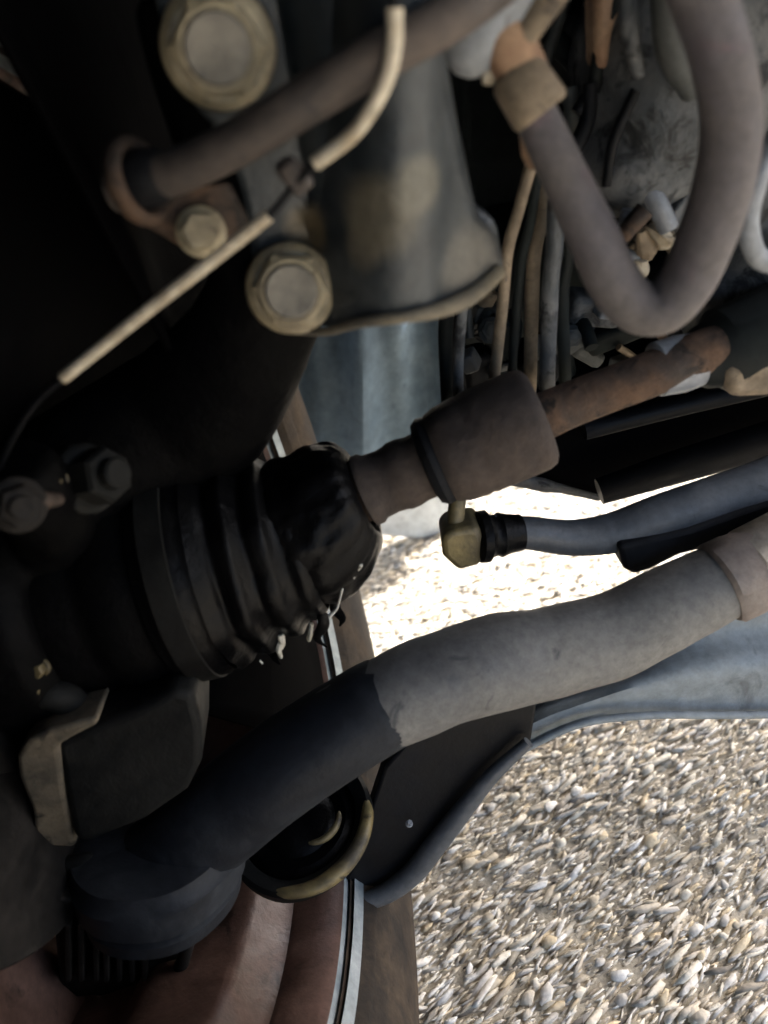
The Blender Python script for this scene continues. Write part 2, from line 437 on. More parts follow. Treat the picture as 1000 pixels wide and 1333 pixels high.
# ------------------------------------------------------------------ wheel
TOE, CAMBER = .06, .12
X = Vector((1, -TOE, CAMBER)).normalized(); WC = Vector((-.046 - .32 * TOE - .015 * CAMBER + .0405, .28, .316))       # slightly steered, leaning wheel
WAX = X
WY = (Vector((0, 1, 0)) - X * X.y).normalized(); WZ = X.cross(WY)
wheel = thing('road_wheel', 'dusty brown tyre on a rose brown steel rim seen from its inner side', 'wheel', (-.18, .30, 0))
prof = [(-.060, .196), (-.056, .204), (-.050, .209), (-.049, .212), (-.0505, .214), (-.046, .224), (-.0455, .2265), (-.0465, .228), (-.042, .240), (-.0405, .255), (-.041, .270), (-.044, .283),
        (-.046, .284), (-.047, .288), (-.050, .289), (-.058, .298), (-.072, .3025), (-.085, .303), (-.086, .296), (-.094, .296), (-.095, .303), (-.134, .3035), (-.135, .296), (-.145, .296), (-.146, .3035), (-.185, .303), (-.186, .296), (-.194, .296), (-.195, .303),
        (-.21, .302), (-.224, .297), (-.236, .28), (-.24, .255), (-.236, .23), (-.226, .208), (-.222, .196)]
prof = [(t, .216 + (q - .196) * .0995 / .1075) for t, q in prof]
mb = MB(); mb.lathe(WC, X, prof, n=128, cap=False)
tyre = mb.build('tyre', MAT['tyre'], wheel, smooth=35)
prof = [(-.0575, .1965), (-.0545, .2035), (-.0565, .2075), (-.0600, .2065), (-.0610, .2000), (-.0625, .1925)]
prof = [(t, q + .02) for t, q in prof]
mb = MB(); mb.lathe(WC, X, prof, n=128, cap=False); rl = mb
prof = [(-.0625, .1925), (-.068, .1885), (-.086, .187), (-.090, .1885), (-.096, .185), (-.104, .172), (-.110, .169), (-.150, .169), (-.160, .173), (-.168, .181), (-.200, .184), (-.215, .188), (-.222, .196), (-.222, .199),
        (-.21, .191), (-.17, .184), (-.15, .172), (-.11, .172), (-.1, .185), (-.09, .191), (-.068, .1915), (-.0645, .195)]
prof = [(t, q + .02) for t, q in prof]
mb = MB(); mb.lathe(WC, X, prof, n=128, cap=False)
rim = mb.build('rim', MAT['rim'], wheel, smooth=35)
rl.build('rim_lip', MAT['rim_lip'], rim, smooth=35)
# wheel disc with openings
mb = MB(); mb.lathe(WC, X, [(-.205, .118), (-.196, .110), (-.188, .08), (-.190, .03), (-.196, .03), (-.194, .08), (-.202, .112), (-.209, .12)], n=64, cap=False)
mb.build('disc', MAT['rim'], rim)
for k in range(10):
    a = rad(18 + 36 * k); 
    d = WY * math.cos(a) + WZ * math.sin(a); tt = WZ * math.cos(a) - WY * math.sin(a)
    q = []
    for rr_, hw in ((.108, .0345), (.160, .0505), (.2045, .0645)):
        q.append((WC + d * rr_ - tt * hw, WC + d * rr_ + tt * hw))
    mb = MB(); mb.prism([q[0][0] - X * .2035, q[1][0] - X * .2035, q[2][0] - X * .2035, q[2][1] - X * .2035, q[1][1] - X * .2035, q[0][1] - X * .2035], X * .004)
    mb.build('spoke', MAT['rim'], rim, bevel=.001)

# added black sheet standing for the shade inboard of the upper tyre
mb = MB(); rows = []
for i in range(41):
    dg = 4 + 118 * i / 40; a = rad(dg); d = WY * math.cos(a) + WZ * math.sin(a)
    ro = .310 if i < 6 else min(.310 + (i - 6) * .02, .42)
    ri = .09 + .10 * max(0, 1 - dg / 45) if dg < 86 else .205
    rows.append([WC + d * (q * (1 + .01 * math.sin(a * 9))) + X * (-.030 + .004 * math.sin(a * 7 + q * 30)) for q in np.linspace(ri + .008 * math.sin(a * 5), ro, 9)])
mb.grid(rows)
tag(mb.build('shade_sheet', MAT['black'], None, solid=.003), 'black sheet added for the shade between the strut and the tyre', 'shade sheet')

# brake disc: two friction plates with cooling vanes between them
disc = thing('brake_disc', 'brown black vented brake disc inside the wheel', 'brake disc', (-.16, .30, .17))
for x0 in (-.166, -.188):
    mb = MB(); mb.lathe(WC, X, [(x0, .06), (x0 + .002, .0602), (x0 + .002, .137), (x0, .138), (x0 - .007, .138), (x0 - .009, .137), (x0 - .009, .06)], n=80, cap=False)
    mb.build('friction_plate', MAT['rotor'], disc)
for k in range(56):
    a = 2 * math.pi * k / 56; d = WY * math.cos(a) + WZ * math.sin(a); tt = WZ * math.cos(a) - WY * math.sin(a)
    mb = MB(); c = WC + d * .105 - X * .181
    mb.box(c, (.0140, .062, .0042), Matrix((X, d, tt)).transposed())
    mb.build('vane', MAT['rotor'], disc)
mb = MB(); mb.lathe(WC, X, [(-.197, .05), (-.190, .062), (-.16, .062), (-.158, .055), (-.158, .03)], n=48, cap=False); mb.build('hub_hat', MAT['rotor'], disc)

shield = thing('dust_shield_shade', 'black dust shield enlarged to stand for the shade inside the wheel', 'dust shield', (-.13, .30, .2))
mb = MB(); rows = []
for i in range(41):
    a = rad(-84 + 216 * i / 40); d = WY * math.cos(a) + WZ * math.sin(a)
    rows.append([WC + d * q + X * xx for q, xx in ((.085, -.108), (.105, -.092), (.125, -.074), (.190, -.066), (.2065, -.066), (.2075, -.074))])
mb.grid(rows); mb.build('plate', MAT['black'], shield, solid=.0015)  # oversized black plate, standing in for shade over the rim barrel

# ------------------------------------------------------------------ steering knuckle
X = Vector((1, 0, 0))
HC = Vector((-.13, .30, .303))
kn = thing('steering_knuckle', 'black greasy cast steering knuckle between strut and wheel hub', 'knuckle', (-.12, .30, .2))
mb = MB()
mb.lathe(HC, X, [(-.05, .02), (-.05, .060), (-.025, .058), (-.018, .050), (-.018, .02)], n=40)
mb.tube([HC + Vector((-.03, 0, .04)), P(220, 560, y=.315), P(270, 520, y=.31), P(330, 430, y=.295), P(350, 330, y=.292), P(270, 60, y=.292), P(255, -10, y=.292)], [.034, .034, .032, .024, .022, .02, .018], flat=(Vector((0, 1, 0)), .75))
mb.tube([HC + Vector((-.035, 0, 0)), P(70, 700, y=.285), P(45, 640, y=.255), P(20, 600, y=.25)], [.03, .018, .015, .012])
mb.tube([HC + Vector((-.035, 0, -.03)), P(120, 960, y=.31), P(170, 1060, y=.285), P(200, 1120, y=.262)], [.036, .03, .026, .022])
mb.build('casting', MAT['black_iron'], kn, remesh=.0026)
# small fasteners on the knuckle
def small_bolt(parent, px, py, y, r_, h, ax, mat, name='bolt', stud=True):
    o = P(px, py, y=y); ax = ax.normalized()
    m = MB(); m.lathe(o - ax * h * .4, ax, [(0, r_ * 1.25), (h * .3, r_ * 1.25), (h * .4, r_ * 1.1)], n=28)
    m.hexa(o - ax * 0, ax, r_, h, rot=px * .1)
    if stud: m.lathe(o + ax * h * .98, ax, [(0, r_ * .55), (h * .35, r_ * .55), (h * .42, r_ * .45)], n=20)
    return m.build(name, MAT[mat], parent, smooth=30, bevel=0)
tocam = lambda px, py: (Vector((0, 0, CAM_H)) - P(px, py, y=.28)).normalized()
small_bolt(kn, 118, 622, .262, .0105, .012, Vector((.8, -.5, .25)), 'caliper')
small_bolt(kn, 24, 658, .232, .0075, .007, Vector((.5, -.8, .3)), 'rotor')
small_bolt(kn, 75, 625, .250, .0028, .004, Vector((0, -1, .4)), 'brass', stud=False)
mb = MB(); mb.tube([P(36, 660, y=.236), P(56, 652, y=.238), P(78, 650, y=.244)], [.003, .0032, .002], steps=12); mb.build('spring_clip', MAT['rust'], kn)

# ------------------------------------------------------------------ suspension strut and its bracket
strut = thing('suspension_strut', 'blue grey strut with dusty clamp bracket bolted to the knuckle', 'strut', P(480, 420, y=.28))
RW = [(-60, 185, 556), (0, 203, 570), (60, 222, 578), (120, 242, 588), (180, 288, 600), (240, 312, 612), (285, 322, 626), (310, 326, 646), (350, 330, 655), (380, 338, 634), (398, 346, 606), (408, 356, 585), (416, 380, 545)]
Q = spline(RW, 40); rows = []
for (py, l, rr_) in Q:
    row = []
    for s_ in np.linspace(0, 1, 26):
        px = l + (rr_ - l) * s_
        # clamp section: flat bolted flange, then wraps the round strut tube
        b = max(0.0, (px - 395) / 190.0)
        yy = .274 - (.030 * math.sin(min(b, 1.0) * math.pi * .72) if b > 0 else 0) + (.012 * max(0, (px - 560) / 60.0))
        yy += .004 * max(0, 1 - abs(px - 405) / 22.0)
        if py > 395: yy += (py - 395) / 40 * .004
        row.append(P(px, py + (10 * (1 - s_) if py > 400 else 0) + 2.5 * math.sin(px * .09 + py * .03), y=yy))
    rows.append(row)
mb = MB(); mb.grid(rows); mb.build('bracket', MAT['steel_blue'], strut, smooth=50, solid=.0035)
# lower lip of the bracket
mb = MB(); mb.tube([P(385, 432, y=.270), P(425, 432, y=.2615), P(470, 420, y=.2490), P(520, 414, y=.2425), P(570, 404, y=.2460), P(615, 384, y=.259), P(650, 352, y=.267)], [.001, .0014, .0017, .002, .0026, .0032, .0026], steps=40, wob=.15)
mb.build('lip', MAT['rust_dust'], strut)
mb = MB(); mb.prism([P(612, 262, y=.276), P(648, 288, y=.276), P(657, 348, y=.276), P(628, 372, y=.274), P(600, 360, y=.270)], (0, .010, 0)); mb.build('stop_tab', MAT['steel_blue'], strut, bevel=.003)
# the tube itself
ta, tb_ = P(500, 330, y=.283), P(440, -120, y=.285)
mb = MB(); ax = (tb_ - ta)
mb.lathe(ta, ax, [(-.012, .012), (-.010, .022), (0, .0245), (ax.length, .0245), (ax.length + .12, .0245), (ax.length + .12, .012), (ax.length + .3, .012)], n=48); mb.build('damper_tube', MAT['steel_blue'], strut)
mb = MB(); mb.prism([P(520, 12, y=.243), P(583, 8, y=.247), P(588, 40, y=.247), P(572, 62, y=.247), P(522, 58, y=.243)], (0, .012, 0)); mb.build('hose_tab', MAT['hose'], strut, bevel=.002)
mb = MB(); mb.box(P(232, 40, y=.279) , (.0, .0, .0)) if False else None
def big_bolt(px, py, y, s_=1.0):
    o = P(px, py, y=y); ax = (tocam(px, py) * .8 + Vector((0, -1, 0)) * .3).normalized()
    root_m = MB(); root_m.lathe(o - ax * .004, ax, [(0, .0150 * s_), (.0035, .0152 * s_), (.0055, .0145 * s_), (.007, .0125 * s_)], n=44, wob=.02)
    root = root_m.build('bolt', MAT['zinc'], strut, smooth=30)
    m = MB(); m.hexa(o + ax * .0022, ax, .0126 * s_, .0062, rot=.4 + px * .01); m.lathe(o + ax * .0078, ax, [(0, .0108 * s_), (.0012, .0105 * s_), (.0019, .0094 * s_), (.0012, .0088 * s_)], n=36)
    m.build('nut', MAT['zinc'], root, smooth=30, bevel=.0007)
    m = MB(); m.lathe(o + ax * .0082, ax, [(0, .0086 * s_), (.0018, .0086 * s_), (.0026, .0078 * s_), (.0023, .004 * s_)], n=36); m.build('stud_end', MAT['zinc_head'], root, smooth=40)
big_bolt(284, 62, .262, 1.06); big_bolt(379, 376, .264, 1.0)

# ------------------------------------------------------------------ brake hose with its bracket
bh = thing('brake_hose', 'brown black rubber brake hose slanting across the strut bracket', 'hose', P(300, 195, y=.25))
mb = MB(); mb.tube([P(150, 250, y=.262), P(195, 235, y=.258), P(250, 215, y=.252), P(320, 180, y=.246), P(400, 130, y=.240), (P(500, 70, y=.236)), P(590, 20, y=.24), P(700, -60, y=.26)], [.0062, .0063, .0063, .0062, .0062, .006, .006, .006], n=24, steps=70); mb.build('rubber', MAT['hose'], bh)
c0, c1 = P(172, 240, y=.2605), P(215, 226, y=.2555)
mb = MB(); mb.lathe(c0, c1 - c0, [(0, .0075), (.003, .0082), (.010, .0080), (.012, .0068)], n=28); mb.build('ferrule', MAT['black_satin'], bh)
hb = thing('hose_bracket', 'rusty brown bracket clip gripping the brake hose end', 'bracket', P(250, 300, y=.27))
o = P(180, 236, y=.2595); ax = (c1 - c0).normalized()
mb = MB(); rings = []
e1 = ax.orthogonal().normalized(); e2 = ax.cross(e1)
for i in range(40):
    a = 2 * math.pi * i / 40; d = e1 * math.cos(a) + e2 * math.sin(a)
    rings.append([o + d * (.0108 + .0021 * math.cos(b)) + ax * (.003 * math.sin(b)) for b in [2 * math.pi * k / 12 for k in range(12)]])
mb.ring_strip(rings, closed=True); mb.build('ring', MAT['rust'], hb)
mb = MB(); mb.prism([P(162, 262, y=.262), P(205, 252, y=.262), P(298, 238, y=.266), P(326, 290, y=.268), P(300, 332, y=.268), P(245, 328, y=.266), P(190, 296, y=.264)], (0, .004, 0)); mb.build('plate', MAT['rust'], hb, bevel=.0012)
small_bolt(hb, 262, 302, .259, .0062, .005, tocam(262, 302), 'zinc', stud=False)

# ------------------------------------------------------------------ sensor wire
sw = thing('sensor_wire', 'thin ivory sheathed sensor wire curving down past the bolts', 'wire', P(350, 280, y=.24))
full = [(512, -60, .228), (514, 10, .228), (513, 60, .228), (500, 112, .229), (462, 172, .231), (410, 213, .234), (380, 245, .238), (350, 281, .238), (280, 336, .238), (190, 406, .240), (82, 492, .242), (42, 530, .244), (12, 580, .246), (-20, 650, .25)]
mb = MB(); mb.tube([P(a, b, y=c) for a, b, c in full], .0012, n=12, steps=120); mb.build('core', MAT['black_satin'], sw)
def sheath(sub, r_):
    mb = MB(); mb.tube([P(a, b, y=c) for a, b, c in sub], r_, n=16, steps=50, wob=.06); mb.build('sheath', MAT['ivory'], sw)
sheath(full[1:6], .00205); sheath(full[7:11], .0019)
mb = MB(); mb.prism([P(355, 222, y=.237), P(380, 206, y=.235), P(412, 240, y=.235), P(388, 262, y=.237)], (0, .009, 0)); mb.build('clip', MAT['hose'], sw, bevel=.0016)

# ------------------------------------------------------------------ drive axle
dax = thing('drive_axle', 'drive shaft with torn black joint boot and brown vibration damper', 'drive shaft', P(440, 690, y=.30))
A0 = Vector((-.135, .30, .301)); A1 = P(445, 690, y=.30); axb = (A1 - A0).normalized()
J = Vector((-.045, .30, .3035))
# outer joint can and boot
mb = MB(); mb.lathe(A0, axb, [(-.02, .03), (-.018, .046), (.000, .048), (.003, .0465), (.008, .0465), (.011, .0490), (.024, .0495), (.027, .0480), (.031, .0480)], n=64); mb.build('joint_can', MAT['black_iron'], dax)
mb = MB(); pr = [(.030, .0485), (.032, .0502), (.0335, .0498), (.035, .0512), (.050, .0514), (.0515, .0500), (.055, .0500)]
mb.lathe(A0, axb, pr, n=72, cap=False, wob=.008)
boot = mb.build('boot', MAT['rubber'], dax, smooth=60)
mb = MB(); mb.lathe(A0, axb, [(.0365, .0508), (.037, .0524), (.0475, .0524), (.048, .0508)], n=72, cap=False); mb.build('clamp_band', MAT['rubber_dusty'], boot)
mb = MB()
Qp = spline([(.055, .0500), (.060, .0470), (.063, .0440), (.067, .0455), (.071, .0460), (.074, .0425), (.077, .0400), (.081, .0415), (.085, .0415), (.088, .038), (.091, .036), (.096, .0365), (.100, .0330)], 60)
mb.lathe(A0, axb, [tuple(q) for q in Qp], n=80, cap=False, wob=.07, wfreq=55); mb.build('bellows', MAT['rubber'], boot, smooth=80)
# gathered, torn small end of the boot
Sd = (P(860, 474, y=.30) - P(470, 640, y=.30)).normalized()
S0 = P(448, 652, y=.30)
mb = MB(); rings = []
for i, (t, rr_) in enumerate(spline([(-.030, .0320), (-.022, .0345), (-.012, .0345), (-.004, .0325), (.003, .0290), (.008, .0235), (.009, .0180), (.002, .0165)], 34)):
    ring = []
    e1 = Sd.orthogonal().normalized(); e2 = Sd.cross(e1)
    c = S0 - Vector((0, 0, .008)) * max(0, min(1, (.005 - t) / .02)) + axb.lerp(Sd, .6).normalized() * t
    for k in range(90):
        a = 2 * math.pi * k / 90; d = e1 * math.cos(a) + e2 * math.sin(a)
        q = rr_ * (1 + .06 * noise.noise(d * 3.2 + Vector((t * 40, 0, 0))) + .05 * noise.noise(d * 9 + Vector((t * 120, 5, 0))))
        ring.append(c + d * q)
    rings.append(ring)
mb.ring_strip(rings, cap=False); mb.build('boot_end', MAT['rubber'], boot, smooth=80)
for pts, r_ in (([(446, 765), (442, 782), (438, 793), (428, 803)], .0011), ([(406, 812), (404, 825), (402, 832)], .0012), ([(470, 735), (465, 742), (460, 752)], .0009),
                ([(364, 822), (367, 836), (363, 846), (366, 856)], .0019), ([(338, 860), (342, 864)], .0012)):
    mb = MB(); mb.tube([P(a, b, y=.272 + rnd.uniform(-.002, .002)) for a, b in pts], [r_] * len(pts), n=9, steps=18, wob=1.3, flat=(Vector((1, 0, 0)), .6)); mb.build('torn_shred', MAT['shred'], boot)
for k in range(4):
    px = rnd.uniform(345, 440); py = 880 - (px - 310) * .62 + rnd.uniform(-12, 4); yy = rnd.uniform(.268, .285)
    L_ = rnd.uniform(14, 34)
    mb = MB(); mb.tube([P(px, py - 16, y=yy), P(px + rnd.uniform(-6, 6), py, y=yy - .001), P(px + rnd.uniform(-9, 9), py + L_ * .6, y=yy), P(px + rnd.uniform(-9, 9), py + L_, y=yy + .001)], [.0022, .0026, .0016, .0005], n=8, steps=12, wob=.7, flat=(Vector((0, 1, 0)), .4)); mb.build('torn_flap', MAT['rubber'], boot)
# shaft
sh = [P(430, 660, y=.30), P(500, 628, y=.30), P(560, 600, y=.30)]
mb = MB(); mb.tube(sh + [P(640, 572, y=.30), P(735, 530, y=.30), P(870, 478, y=.30), P(960, 440, y=.305)], [.0135, .0138, .0138, .0125, .0100, .0098, .0098], n=36, steps=90, wob=.02); mb.build('shaft', MAT['rust'], dax)
d0 = P(472, 640, y=.30)
mb = MB(); mb.lathe(d0, Sd, [(0, .0150), (.001, .0165), (.004, .0165), (.006, .0150), (.012, .0145), (.016, .0150), (.018, .0158), (.022, .0158), (.026, .0150), (.034, .0152)], n=48, wob=.02); mb.build('damper_neck', MAT['damper'], dax)
mb = MB(); pr = [(.030, .0150), (.031, .0185), (.034, .0205), (.037, .0200), (.038, .0190)]
mb.lathe(d0, Sd, pr, n=48, wob=.02); mb.build('clamp_band', MAT['black_satin'], dax)
mb = MB(); pr = [(.036, .0180), (.038, .0205), (.043, .0222), (.052, .0230), (.054, .0226), (.056, .0231), (.074, .0232), (.080, .0228), (.0835, .0215), (.085, .0190), (.0845, .0110)]
mb.lathe(d0, Sd, pr, n=56, wob=.025, wfreq=70); dm = mb.build('vibration_damper', MAT['damper'], dax, smooth=50)

# ------------------------------------------------------------------ stabiliser bar and link
sb = thing('stabiliser_bar', 'grey stabiliser bar with black collar below the drive shaft', 'stabiliser bar', P(800, 690, y=.32))
mb = MB(); mb.tube([P(640, 690, y=.315), P(690, 694, y=.315), P(745, 700, y=.315), P(800, 693, y=.315), P(860, 672, y=.315), P(940, 646, y=.318), P(1010, 622, y=.32), P(1120, 570, y=.33), P(1500, 430, y=.36)], [.0078, .0084, .0092, .0105, .0112, .0118, .0122, .0122, .0122], n=36, steps=70); mb.build('bar', MAT['bar_grey'], sb)
mb = MB(); a, b = P(618, 700, y=.313), P(670, 694, y=.315); mb.lathe(a, b - a, [(0, .0100), (.002, .0128), (.006, .0130), (.008, .0108), (.011, .0102), (.013, .0112), (.018, .0098), (.024, .0092)], n=36, wob=.03); mb.build('collar', MAT['rubber'], sb)
mb = MB(); mb.prism([P(806, 712, y=.300), P(900, 690, y=.302), P(1000, 654, y=.305), P(1080, 620, y=.305), P(1080, 668, y=.305), P(1000, 694, y=.305), P(884, 724, y=.302), P(848, 742, y=.300), P(826, 749, y=.300), P(812, 742, y=.300)], (0, .02, 0)); mb.build('bushing_bracket', MAT['black_satin'], sb, bevel=.0025)
lk = thing('link_stud', 'yellow zinc link stud with square head at the bar end', 'stud', P(600, 745, y=.312))
mb = MB(); mb.tube([P(606, 600, y=.325), P(596, 650, y=.318), P(592, 694, y=.312)], [.0042, .0042, .0044], n=20, steps=12); mb.build('shank', MAT['brass'], lk)
mb = MB()
fr = [P(574, 702, y=.304), P(588, 692, y=.304), P(622, 688, y=.304), P(630, 700, y=.304), P(627, 737, y=.303), P(597, 745, y=.302), P(577, 726, y=.303)]
mb.prism(fr, (.002, .020, 0)); mb.build('head', MAT['brass'], lk, bevel=.003, bseg=3)

# ------------------------------------------------------------------ tubular control arm
ca = thing('control_arm', 'thick grey tubular control arm with black outer sleeve and cup end', 'control arm', P(600, 880, y=.28))
path = [(340, 1020, .2465, 60), (410, 971, .251, 60), (482, 926, .256, 60), (560, 890, .260, 61), (640, 864, .264, 62), (720, 848, .268, 59), (800, 826, .272, 56), (880, 786, .276, 53), (950, 752, .279, 49), (1040, 712, .283, 46), (1250, 610, .30, 44), (1600, 470, .33, 42)]
def rad_px(px, py, y, pr): return pr * ((P(px, py, y=y) - Vector((0, 0, CAM_H))).dot(fw)) / FPX
mb = MB(); mb.tube([P(a, b, y=c) for a, b, c, d in path], [rad_px(*q) for q in path], n=44, steps=110, wob=.035); mb.build('tube', MAT['arm_grey'], ca)
path2 = [(170, 1140, .240, 50), (250, 1092, .243, 62), (340, 1020, .2465, 63), (410, 971, .251, 62), (482, 926, .256, 61), (505, 914, .2572, 60)]
mb = MB(); mb.tube([P(a, b, y=c) for a, b, c, d in path2], [rad_px(*q) + .0002 for q in path2], n=44, steps=50); 
tail = (P(505, 914, y=.2572) - P(410, 971, y=.251)).normalized()
for q in range(5):
    for k in range(44):
        i_ = len(mb.v) - 44 * (q + 1) + k; v = Vector(mb.v[i_])
        mb.v[i_] = tuple(v + tail * (.005 * noise.noise(Vector((math.cos(k / 7.0), math.sin(k / 7.0), 0)) * 2.3) + .003 * noise.noise(Vector((math.cos(k / 7.0), math.sin(k / 7.0), 4)) * 7)) * (1 - q / 5))
mb.build('sleeve', MAT['navy'], ca)
cc = P(204, 1118, y=.240)
mb = MB(); cax = Vector((.12, .25, 1)).normalized()
mb.lathe(cc, cax, [(-.024, .020), (-.0235, .036), (-.021, .0395), (-.014, .0405), (-.0125, .0385), (-.010, .0385), (-.0085, .0425), (.004, .0425), (.006, .040), (.012, .038), (.014, .030)], n=64, wob=.05, wfreq=30); mb.build('cup', MAT['navy'], ca, smooth=50)
mb = MB(); e0, e1_ = P(935, 762, y=.278), P(1050, 704, y=.284)
mb.lathe(e0, e1_ - e0, [(0, .0190), (.002, .0208), (.012, .0207), (.014, .0202), (.03, .0198)], n=44, wob=.10, wfreq=60); mb.build('end_collar', MAT['collar'], ca)
mb = MB(); mb.lathe(P(975, 744, y=.280), e1_ - e0, [(0, .0195), (.002, .0212), (.03, .0210)], n=44, wob=.08, wfreq=60); mb.build('end_band', MAT['endband'], ca)

# ------------------------------------------------------------------ pressed cross member below the arm
cm = thing('crossmember', 'blue grey pressed steel crossmember curving above the gravel', 'crossmember', P(850, 930, y=.29))
top = [(640, 950), (700, 900), (760, 880), (850, 830), (930, 800), (1000, 790), (1150, 770), (1600, 690)]
low = [(640, 1004), (690, 976), (760, 946), (850, 936), (930, 936), (1000, 935), (1150, 930), (1600, 880)]
T = spline(top, 54); Lo = spline(low, 54); rows = []
for s_ in np.linspace(0, 1, 12):
    yy = .305 - .03 * s_ + .004 * math.sin(s_ * 9)
    if s_ > .92: yy += .004
    rows.append([P(T[i][0] * (1 - s_) + Lo[i][0] * s_, T[i][1] * (1 - s_) + Lo[i][1] * s_, y=yy) for i in range(54)])
mb = MB(); mb.grid(rows); mb.build('web', MAT['cross_blue'], cm, smooth=60, solid=.003)
Lp = [P(a, b - 5, y=.277) for a, b in low]
mb = MB(); mb.tube(Lp, .0022, n=12, steps=50); mb.build('lower_bead', MAT['cross_blue'], cm)

# black ball joint arm with rolled edge
ba = thing('pressed_arm', 'black pressed arm with pale rolled edge leading to the ball joint', 'pressed arm', P(520, 1120, y=.26))
mb = MB()
outl = [(700, 915), (690, 978), (640, 1018), (602, 1064), (568, 1108), (536, 1146), (500, 1172), (452, 1184), (440, 1160), (470, 1110), (480, 1060), (500, 1000), (540, 955), (620, 925)]
mb.prism([P(a, b, y=.272 - (b - 915) * .00006) for a, b in outl], (0, .012, -.004)); mb.build('web', MAT['black_satin'], ba, bevel=.002)
edge = [(688, 966), (640, 1010), (600, 1058), (564, 1104), (536, 1138), (500, 1164), (452, 1180)]
mb = MB(); mb.tube([P(a, b, y=.266 - (b - 915) * .00006) for a, b in edge], [.003, .0042, .0054, .0062, .0062, .0056, .0042], n=18, steps=40); mb.build('rolled_edge', MAT['bar_grey'], ba)
small_bolt(ba, 512, 1160, .250, .002, .002, Vector((.3, -.3, 1)), 'clamp', stud=False)
small_bolt(ba, 533, 1072, .258, .0016, .002, Vector((.3, -.3, 1)), 'clamp', stud=False)

bj = thing('ball_joint', 'greasy yellow zinc flange and nut around a black rubber joint boot', 'ball joint', P(390, 1150, y=.25))
bc = P(386, 1064, y=.262); bax = Vector((-.05, -.12, 1)).normalized()
mb = MB(); mb.lathe(bc, bax, [(-.010, .028), (-.012, .038), (-.008, .0400), (-.002, .0400), (0, .0380), (-.001, .034), (-.003, .031)], n=64, cap=False, wob=.02); mb.build('flange', MAT['caliper'], bj)
bx_ = (Vector((1, 0, 0)) - bax * bax.x).normalized(); by_ = bax.cross(bx_)
def worn_arc(c, rr_, a0, a1, t0, nm):
    m = MB(); pts = [c + (bx_ * math.cos(rad(a)) + by_ * math.sin(rad(a))) * rr_ for a in np.linspace(a0, a1, 12)]
    m.tube(pts, [t0 * .35] + [t0 * (.7 + .3 * math.sin(k / 9 * math.pi)) for k in range(10)] + [t0 * .3], n=12, steps=40, wob=.12); m.build(nm, MAT['brass'], bj)
worn_arc(bc - bax * .002, .0378, -112, 4, .0042, 'worn_flange_rim')
mb = MB(); mb.lathe(bc, bax, [(-.008, .0335), (-.006, .031), (-.003, .026), (-.004, .020), (0, .016), (.002, .009)], n=48); mb.build('boot', MAT['rubber'], bj)
worn_arc(bc + bax * .003 + Vector((.010, -.004, 0)), .0135, -105, 0, .0020, 'retaining_ring')

# ------------------------------------------------------------------ brake caliper
cal = thing('brake_caliper', 'dark brake caliper with dirty bone coloured pad edge beside the cup', 'brake caliper', P(150, 1100, y=.25))
body_o = [(72, 968), (120, 948), (180, 925), (225, 900), (252, 905), (262, 945), (262, 995), (245, 1030), (190, 1068), (110, 1100), (95, 1090), (84, 1030)]
mb = MB(); mb.prism([P(a, b, y=.242 - (b - 900) * .00005) for a, b in body_o], (0, .04, -.005)); mb.build('housing', MAT['caliper'], cal, bevel=.006, bseg=4)
pad = [(62, 952), (128, 934), (127, 944), (92, 962), (76, 972), (84, 1030), (94, 1080), (98, 1104), (58, 1102), (44, 1082), (42, 1056), (24, 1012), (22, 985), (36, 964)]
mb = MB(); mb.prism([P(a, b, y=.236) for a, b in pad], (0, .022, -.004)); mb.build('pad_backing', MAT['bone'], cal, bevel=.0025, bseg=3)
small_bolt(cal, 52, 870, .25, .0032, .004, Vector((-.2, -1, .4)), 'brass', 'bleed_screw', False)
small_bolt(cal, 46, 894, .249, .0045, .004, Vector((-.3, -1, .2)), 'brass', 'guide_bolt', True)
mb = MB(); mb.tube([P(40, 912, y=.25), P(64, 905, y=.25), P(90, 912, y=.252), P(110, 935, y=.256)], [.004, .006, .007, .006], steps=16, wob=.1); mb.build('guide_sleeve', MAT['caliper'], cal)
mb = MB(); mb.tube([P(78, 1128, y=.236), P(110, 1124, y=.235), P(140, 1124, y=.236), P(210, 1095, y=.238), P(262, 1050, y=.243)], [.004, .0055, .005, .005, .004], steps=30, wob=.06); mb.build('carrier_rib', MAT['caliper'], cal)

mb = MB(); mb.prism([P(a, b, y=.218) for a, b in ((66, 1170), (262, 1185), (236, 1262), (214, 1332), (196, 1318), (168, 1300), (120, 1297), (78, 1302))], (0, .012, -.004)); fb = mb.build('finned_base', MAT['rotor'], cal, bevel=.002)
for k in range(7):
    px = 84 + 16.5 * k + (3 if k == 2 else 0)
    mb = MB(); mb.prism([P(px, 1205, y=.212), P(px + 8, 1205, y=.212), P(px + 9, 1278, y=.211), P(px + 1, 1280, y=.211)], (0, .008, 0)); mb.build('fin', MAT['rotor'], fb, bevel=.0008)
mb = MB(); mb.tube([P(258, 1180, y=.214), P(236, 1258, y=.212), P(212, 1330, y=.210)], [.003, .0034, .003], n=12, steps=14); mb.build('edge_rib', MAT['rotor'], fb)
